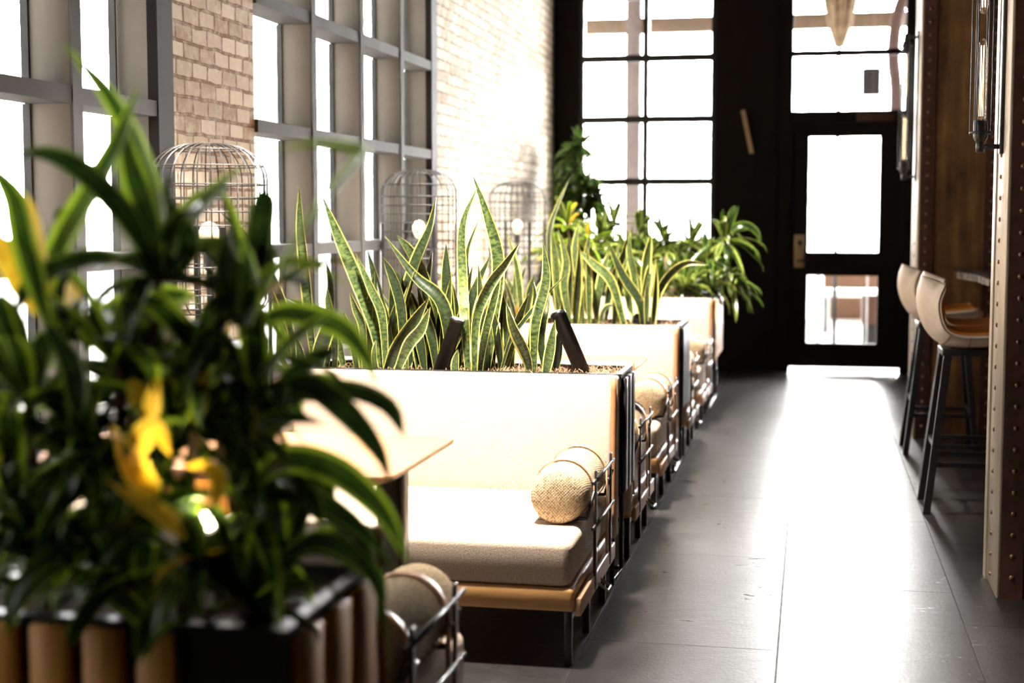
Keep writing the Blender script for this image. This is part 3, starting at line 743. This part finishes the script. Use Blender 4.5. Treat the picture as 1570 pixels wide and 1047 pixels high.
# ------------------------------------------------------------ plant spotlights
def spotlight(base, tip, r, label, on=6.0, foot=None):
    base, tip = Vector(base), Vector(tip); t = thing('plant_spotlight', label, 'lamp', base, 'black spotlights in the planters')
    d = tip - base; l = d.length; dn = d.normalized()
    m = MB(); m.tube([dn * 0, dn * l * .94, dn * l * .94, dn * l], [r, r, r * 1.06, r * 1.06], 20); m.build('housing', black_gloss, t)
    m = MB(); m.tube([dn * (l + .0005), dn * (l + .003)], r * .8, 20); m.build('lens', lens_glow if on else black_gloss, t)
    m = MB(); m.tube([dn * l * .1 + Vector((0, 0, 0)), Vector((0, .0, -.06))], r * .45, 8); m.build('stake', black_metal, t)
    if on:
        ld = bpy.data.lights.new('spot_beam', 'SPOT'); ld.energy = on; ld.spot_size = R(60); ld.color = (1, .82, .55); ld.shadow_soft_size = .02
        lo = bpy.data.objects.new('spot_beam', ld); C.objects.link(lo); lo.parent = t; lo.location = dn * (l + .01); lo.rotation_euler = dn.to_track_quat('-Z', 'Y').to_euler()
spotlight(at(672, 576, 5.10), at(702, 489, 5.12), .026, 'black cylinder spotlight leaning right, left of the two among the sharp snake plants', 30)
spotlight(at(898, 582, 5.12), at(855, 480, 5.20), .028, 'long black spotlight leaning left at the aisle end of the first planter', 4)
spotlight(at(1000, 496, 7.55), at(975, 489, 7.60), .03, 'black spotlight lying low at the aisle end of the second planter', 5)
spotlight(at(420, 990, 2.03), at(318, 800, 1.90), .024, 'blurred black spotlight among the dark foreground leaves', 30)

# ------------------------------------------------------------ snake plants
def snake_w(q): return (0.52 + .48 * min(1, q / .35)) * (1 if q < .5 else max(0.02, 1 - ((q - .5) / .5) ** 1.9))
class Snake:
    def __init__(s, label, y): s.label, s.y, s.n, s.L = label, y, 0, []
    def leaf(s, pts, wpx, dark=False, face=None, dy=0.0, twist=None):
        """pts from base to tip, (u, v) pixels; dy = how far the tip leans away"""
        s.L.append((pts, wpx, dark, face, dy, twist))
def plant_snakes(label, y, specs, group='snake plants in the planters'):
    # specs: (points base->tip, width px, dark, y offset, lean)
    bx = sum(at(*sp[0][0], y).x for sp in specs) / len(specs)
    t = thing('snake_plant', label, 'plant', (bx, y, .72), group)
    for pts, wpx, dark, oy, lean in specs:
        n = len(pts); P = []
        for i, (u, v) in enumerate(pts):
            yy = y + oy + lean * (i / (n - 1)) ** 1.5; P.append(at(u, v, yy))
        P[0].z = min(P[0].z, .73)
        org = Vector((bx, y, .72)); P = [p - org for p in P]
        a = random.uniform(-.9, .9); face = Vector((math.sin(a), -math.cos(a), .15)); face = -face if random.random() < .0 else face
        m = MB(); m.blade(P, wpx * .82 * y / FPX / max(.7, math.cos(a)), face, snake_w, fold=random.uniform(.25, .6), n=18, thick=.0035, twist=random.uniform(-.7, .7))
        m.build('leaf', snake_dark if dark else snake_m, t)
def rnd_specs(u0, u1, vb, n, h0, h1, w0, w1, dark=.5, oy=(-.08, .08)):
    out = []
    for i in range(n):
        ub = random.uniform(u0, u1); h = random.uniform(h0, h1); du = random.gauss(0, h * .20)
        out.append(([(ub, vb), (ub + du * .25, vb - h * .35), (ub + du * .6, vb - h * .7), (ub + du * 1.05, vb - h)], random.uniform(w0, w1), random.random() < dark, random.uniform(*oy), random.uniform(-.06, .08)))
    return out
random.seed(21)
Y1 = 5.17
plant_snakes('leftmost pale snake plant, its long leaf arching before the nearest cage lamp', Y1, [
    ([(455, 575), (447, 500), (421, 428), (377, 360), (339, 326)], 22, False, -.05, 0),
    ([(462, 575), (440, 520), (425, 470), (404, 400)], 18, False, .05, 0),
    ([(470, 575), (455, 530), (430, 490)], 20, True, 0, 0), ([(448, 575), (430, 540), (432, 480), (429, 400)], 14, False, .1, 0)])
plant_snakes('snake plant with a tall pale upright leaf before the grey window', Y1, [
    ([(486, 575), (478, 500), (471, 430), (462, 350), (459, 283)], 23, False, 0, 0),
    ([(487, 575), (490, 540), (502, 505), (513, 488)], 24, True, -.08, 0), ([(500, 575), (506, 520), (508, 440), (500, 400)], 16, True, .1, 0),
    ([(515, 575), (512, 500), (490, 480), (437, 457)], 22, True, .05, 0), ([(530, 575), (520, 530), (505, 470), (502, 440)], 18, False, .08, 0)])
plant_snakes('snake plant with a tall dark leaf leaning left before the grey window', Y1, [
    ([(588, 575), (572, 500), (545, 430), (518, 365), (494, 300)], 25, False, 0, 0),
    ([(560, 575), (557, 503), (547, 475), (536, 447)], 18, False, -.06, 0), ([(548, 575), (543, 530), (535, 500), (527, 478)], 16, True, -.03, 0),
    ([(592, 575), (586, 487), (567, 440), (545, 388)], 17, False, -.02, 0), ([(575, 575), (585, 500), (578, 440), (563, 380)], 20, True, .07, 0),
    ([(577, 575), (575, 545), (577, 520)], 14, False, -.1, 0)] + rnd_specs(545, 610, 575, 12, 70, 165, 14, 20, .75, (.02, .12)))
plant_snakes('snake plant with broad dark twisted leaf tips, left of the leaning spotlight', Y1, [
    ([(600, 575), (618, 480), (640, 405), (662, 350), (669, 300)], 32, True, .04, 0),
    ([(684, 575), (686, 510), (671, 459), (633, 424), (589, 361)], 26, True, 0, 0),
    ([(678, 575), (668, 480), (650, 420), (630, 385), (608, 360)], 20, False, .08, 0),
    ([(618, 575), (616, 480), (602, 425), (586, 393)], 18, True, -.04, 0),
    ([(590, 575), (605, 540), (630, 500), (658, 456)], 24, True, -.10, 0), ([(605, 575), (625, 530), (645, 505), (660, 470)], 20, False, -.12, 0),
    ([(640, 575), (650, 500), (660, 420), (664, 380)], 20, True, .1, 0)] + rnd_specs(600, 680, 575, 16, 70, 185, 15, 23, .8, (.02, .12)))
plant_snakes('snake plant with a narrow upright dark leaf above the leaning spotlight', Y1, [
    ([(692, 575), (690, 500), (685, 430), (684, 372)], 24, True, .06, 0), ([(670, 575), (662, 520), (650, 480), (640, 440)], 18, True, .02, 0),
    ([(716, 575), (715, 500), (728, 446), (753, 390)], 20, True, .05, 0), ([(700, 575), (698, 560), (702, 535)], 16, False, -.12, 0)] + rnd_specs(655, 715, 575, 14, 70, 180, 14, 22, .8, (.03, .12)))
plant_snakes('snake plant with the tallest pointed dark leaf before the white brick', Y1, [
    ([(718, 575), (714, 500), (710, 420), (710, 345), (732, 287)], 22, False, -.02, 0),
    ([(745, 575), (757, 480), (764, 402), (750, 340), (725, 268)], 24, False, .05, 0),
    ([(727, 577), (730, 490), (751, 437), (774, 405), (798, 370)], 20, False, -.08, 0),
    ([(728, 575), (722, 450), (718, 390), (733, 339)], 12, True, .08, 0), ([(735, 575), (742, 520), (758, 455), (768, 420)], 16, False, -.02, 0)] + rnd_specs(735, 790, 575, 13, 70, 180, 14, 20, .65, (.02, .12)))
plant_snakes('spreading snake plant nearest the aisle end, between the spotlights', Y1, [
    ([(819, 580), (822, 500), (838, 430), (833, 372)], 21, False, -.04, 0),
    ([(816, 580), (812, 545), (792, 503), (776, 463)], 25, False, -.08, 0),
    ([(835, 581), (843, 540), (851, 490)], 20, False, -.1, 0),
    ([(766, 577), (783, 522), (805, 490), (830, 460), (878, 411)], 9, True, .02, 0),
    ([(838, 580), (828, 520), (836, 470), (842, 420)], 18, True, .06, 0), ([(810, 578), (816, 520), (822, 460), (818, 430)], 16, True, .08, 0),
    ([(850, 580), (856, 540), (858, 500)], 18, True, .06, 0)])
random.seed(8)
Y2 = 7.6
plant_snakes('blurred yellow-edged snake plant at the left of the second planter', Y2, [
    ([(800, 495), (795, 440), (788, 396), (776, 354)], 13, False, 0, 0), ([(806, 495), (812, 450), (820, 420)], 13, True, 0, 0), ([(788, 495), (784, 450), (778, 425)], 12, False, 0, 0)] + rnd_specs(770, 840, 497, 5, 50, 90, 9, 13, .4))
plant_snakes('blurred tall snake plant whose dark leaf rises to the corner tree', Y2, [
    ([(862, 495), (850, 440), (845, 361), (856, 317), (874, 272)], 17, True, 0, 0), ([(885, 495), (870, 420), (858, 385), (850, 370)], 16, False, .05, 0),
    ([(895, 495), (888, 430), (882, 380), (889, 336)], 16, False, -.05, 0), ([(875, 495), (865, 440), (868, 400), (855, 350)], 16, False, -.05, 0)] + rnd_specs(845, 915, 497, 8, 80, 150, 12, 17, .2))
plant_snakes('blurred snake plant with a long arched leaf, middle of the second planter', Y2, [
    ([(958, 495), (937, 434), (909, 405), (882, 380)], 17, False, -.05, 0), ([(925, 495), (935, 440), (955, 390), (965, 350)], 16, True, .05, 0), ([(920, 495), (928, 475), (945, 466)], 11, True, -.05, 0)] + rnd_specs(900, 950, 497, 6, 70, 140, 12, 16, .2))
plant_snakes('blurred snake plant, one leaf curling over right, aisle end of second planter', Y2, [
    ([(999, 495), (1005, 459), (1023, 424), (1051, 403), (1088, 406)], 15, False, 0, 0), ([(991, 495), (988, 440), (991, 396), (999, 356)], 16, False, 0, 0),
    ([(985, 495), (975, 430), (966, 385), (967, 352)], 16, False, .05, 0), ([(985, 495), (980, 465), (953, 421), (930, 366)], 15, True, -.05, 0), ([(1000, 495), (1002, 450), (1005, 396)], 13, False, -.05, 0),
    ([(970, 495), (962, 450), (950, 420)], 13, False, .05, 0)] + rnd_specs(960, 1000, 497, 3, 60, 120, 10, 15, .1))

# ------------------------------------------------------------ broad-leaved plants
def strap_w(q): return (.35 + .65 * min(1, q / .25)) * (1 if q < .45 else max(.02, 1 - ((q - .45) / .55) ** 1.7))
def crown(m, c, n, l0, l1, wd, up=.9, droop=.9, mi_f=None, e0=-10, e1=80):
    for i in range(n):
        a = random.uniform(0, 2 * math.pi); e = R(random.uniform(e0, e1)); l = random.uniform(l0, l1)
        d = Vector((math.cos(a) * math.cos(e), math.sin(a) * math.cos(e), math.sin(e)))
        hz = Vector((math.cos(a), math.sin(a), 0)); dr = droop * random.uniform(.5, 1.2) * math.cos(e)
        P = [c, c + d * l * .35, c + d * l * .65 + Vector((0, 0, -dr * l * .16)) , c + d * l * .85 + hz * l * .03 + Vector((0, 0, -dr * l * .36)), c + d * l * .95 + hz * l * .03 + Vector((0, 0, -dr * l * .60))]
        nn = Vector((0, 0, 1)) if abs(d.z) < .8 else -hz
        m.blade(P, random.uniform(.75, 1.15) * wd, nn + Vector((random.uniform(-.5, .5), random.uniform(-.5, .5), 0)), strap_w, mi_f() if mi_f else 0, fold=random.uniform(.2, .5), n=11, twist=random.uniform(-.6, .6))

def pick(a, b_): return lambda: 0 if random.random() < a else (1 if random.random() < b_ else 2)
def dracaena(label, base, crowns, n, l0, l1, wd, group, mats, mix, extra=None, e0=-10, e1=80):
    t = thing('leafy_plant', label, 'plant', base, group); b0 = Vector(base)
    m = MB()
    for c in crowns:
        c = Vector(c) - b0; m.tube(spline([Vector((c.x * .25, c.y * .25, -.03)), Vector((c.x * .5, c.y * .5, c.z * .5)), c], 8), [.013 - .0005 * k for k in range(9)], 8)
    m.build('stem', cane_mat, t)
    m = MB()
    for c in crowns: crown(m, Vector(c) - b0, n, l0, l1, wd, mi_f=mix, e0=e0, e1=e1)
    if extra:
        for pts, wpx, mi in extra:
            P = [at(*p) - b0 for p in pts]; yy = pts[0][2]
            m.blade(P, wpx * yy / FPX, Vector((random.uniform(-.3, .3), -1, .4)), strap_w, mi, fold=.25, n=18, twist=random.uniform(-.3, .3))
    m.build('foliage', mats, t)
random.seed(33)
FM = [strap_dk, strap_m, yellow_m]
mixf = pick(.62, .975)
G0 = 'broad-leaved plants in the foreground planter'
dracaena('blurred foreground plant at the far left with yellow hanging leaves', (-1.22, 2.14, .68),
         [at(45, 620, 1.9), at(20, 780, 1.9), at(100, 520, 2.0), at(60, 900, 1.9), at(0, 680, 1.95)], 20, .12, .25, .041, G0, FM, mixf,
         [([(70, 470, 1.9), (55, 400, 1.88), (45, 330, 1.86), (25, 280, 1.84)], 62, 2), ([(60, 480, 1.95), (20, 400, 1.93), (-20, 350, 1.92)], 55, 2),
          ([(75, 500, 1.8), (40, 380, 1.78), (20, 300, 1.76), (-30, 240, 1.75)], 46, 1), ([(60, 480, 1.9), (90, 380, 1.9), (170, 240, 1.9), (215, 125, 1.9)], 46, 1),
          ([(100, 470, 1.95), (115, 445, 1.9), (130, 440, 1.9)], 40, 2)])
dracaena('blurred foreground plant whose spear leaves rise highest against the window', (-1.05, 2.14, .68),
         [at(240, 425, 1.95), at(180, 560, 1.9), at(260, 700, 1.95), at(160, 840, 1.9), at(210, 620, 2.0), at(230, 800, 1.95)], 18, .12, .25, .041, G0, FM, mixf,
         [([(240, 425, 1.9), (200, 340, 1.85), (130, 265, 1.83), (60, 235, 1.82), (-20, 255, 1.82)], 40, 0),
          ([(242, 425, 1.95), (240, 330, 1.95), (215, 240, 1.95), (170, 150, 1.95), (95, 65, 1.95)], 46, 1),
          ([(245, 420, 1.9), (225, 330, 1.9), (200, 250, 1.9), (190, 180, 1.9)], 50, 1),
          ([(250, 420, 2.0), (275, 350, 2.0), (330, 290, 2.0), (378, 250, 2.0)], 28, 1),
          ([(255, 425, 1.95), (250, 340, 1.95), (262, 262, 1.95)], 42, 0), ([(262, 430, 1.95), (290, 370, 1.95), (245, 290, 1.95)], 40, 0),
          ([(235, 740, 1.8), (205, 700, 1.8), (240, 660, 1.78), (262, 700, 1.78)], 56, 2), ([(240, 760, 1.8), (210, 720, 1.78), (170, 650, 1.8)], 50, 2),
          ([(285, 825, 1.8), (260, 795, 1.8), (220, 770, 1.8), (165, 738, 1.8)], 36, 2), ([(330, 775, 1.8), (335, 735, 1.8), (315, 715, 1.8), (285, 715, 1.8)], 30, 2),
          ([(235, 640, 1.8), (238, 610, 1.8), (242, 575, 1.8)], 38, 2), ([(300, 650, 1.9), (310, 600, 1.9), (330, 560, 1.9)], 36, 2), ([(225, 640, 1.85), (210, 600, 1.85), (200, 580, 1.85)], 34, 2),
          ([(120, 640, 1.8), (110, 560, 1.8), (60, 480, 1.8)], 44, 0), ([(285, 830, 1.85), (300, 880, 1.85), (310, 950, 1.85)], 22, 1)])
dracaena('blurred foreground plant at the aisle side with long leaves drooping over the table', (-.86, 2.16, .68),
         [at(385, 480, 2.0), at(400, 640, 1.95), at(360, 760, 1.95), at(440, 860, 1.97), at(330, 580, 2.0), at(340, 680, 2.0)], 13, .13, .26, .042, G0, FM, mixf,
         [([(365, 500, 1.9), (362, 450, 1.9), (350, 400, 1.9), (348, 345, 1.9)], 56, 0), ([(380, 500, 1.9), (385, 440, 1.9), (372, 360, 1.9)], 44, 1),
          ([(385, 500, 2.0), (440, 480, 2.0), (520, 500, 2.0), (560, 545, 2.0), (578, 590, 2.0)], 40, 1), ([(400, 610, 1.9), (470, 590, 1.9), (530, 630, 1.9), (580, 690, 1.9), (600, 745, 1.9)], 44, 0),
          ([(380, 750, 1.9), (440, 705, 1.9), (520, 725, 1.9), (590, 790, 1.9), (628, 868, 1.9)], 52, 1), ([(400, 760, 1.95), (470, 760, 1.95), (540, 800, 1.95), (600, 860, 1.95)], 36, 0),
          ([(400, 880, 1.9), (480, 830, 1.9), (540, 850, 1.9), (580, 900, 1.9), (600, 1000, 1.9)], 34, 0), ([(380, 600, 1.9), (450, 520, 1.9), (520, 470, 1.9)], 22, 1),
          ([(388, 470, 1.9), (400, 430, 1.9), (460, 400, 1.9), (540, 440, 1.9)], 20, 1),
          ([(390, 480, 1.85), (480, 330, 1.75), (545, 250, 1.68), (560, 233, 1.62), (480, 221, 1.6), (412, 232, 1.6)], 20, 1),
          ([(440, 700, 1.9), (400, 660, 1.9), (440, 640, 1.9), (500, 650, 1.9)], 36, 0)])
random.seed(51)
dracaena('blurred low dark foliage filling the front of the slatted planter', (-.98, 2.14, .68),
         [at(60, 860, 1.85), at(180, 900, 1.85), at(300, 880, 1.85), at(380, 930, 1.86), at(130, 720, 1.9), at(300, 650, 1.95)], 22, .10, .20, .036, G0, [strap_dk, strap_m, yellow_m], pick(.88, .99))
random.seed(70)
dracaena('blurred bushy plant in the farthest planter, long leaves arching to the dark wall', (-1.0, 10.35, .73),
         [at(1040, 420, 10.4), at(1000, 400, 10.5), at(1085, 400, 10.3), at(960, 390, 10.3), at(1110, 370, 10.3), at(1090, 440, 10.2), at(1020, 370, 10.6), at(920, 370, 10.4), at(1120, 430, 10.35), at(980, 360, 10.6), at(940, 350, 10.6), at(1060, 375, 10.6), at(900, 400, 10.3), at(980, 430, 10.2), at(1050, 440, 10.1), at(1010, 440, 10.15)], 24, .16, .34, .040, 'leafy plants at the far end', [bush_m, strap_dk, yellow_m], pick(.6, .985),
         [([(1110, 370, 10.3), (1118, 345, 10.3), (1133, 315, 10.3)], 12, 1), ([(1100, 370, 10.3), (1135, 345, 10.3), (1160, 355, 10.3), (1167, 378, 10.3)], 11, 1), ([(1105, 400, 10.3), (1135, 430, 10.3), (1145, 450, 10.3), (1148, 480, 10.3)], 10, 1)], e0=-35)
dracaena('blurred yellowish spiky plant beside the farthest cage lamp', (-1.62, 10.4, .73), [at(870, 350, 10.3), at(900, 380, 10.3), at(850, 390, 10.3)], 22, .16, .32, .036, 'leafy plants at the far end', [strap_m, bush_m, yellow_m], pick(.5, .9))
t_lab = 'dark bushy tree in the far left corner against the window frame'
dracaena(t_lab, (-1.80, 12.0, .30), [at(884, 262, 12.0), at(872, 290, 12.0), at(900, 285, 12.0), at(880, 240, 12.1), at(905, 310, 12.0), at(890, 225, 12.1), at(915, 300, 12.0), at(880, 320, 12.0)], 60, .10, .25, .026, 'leafy plants at the far end', [fern_m, strap_dk, yellow_m], pick(.6, 1.01), e0=-60)
m = MB(); m.lathe([(.10, 0), (.13, .01), (.17, .30), (.16, .31), (.15, .28)], 24, (-1.80, 12.0, 0)); tag(m.build('plant_pot', terracotta), 'brown pot of the dark bushy tree in the far left corner', 'pot')
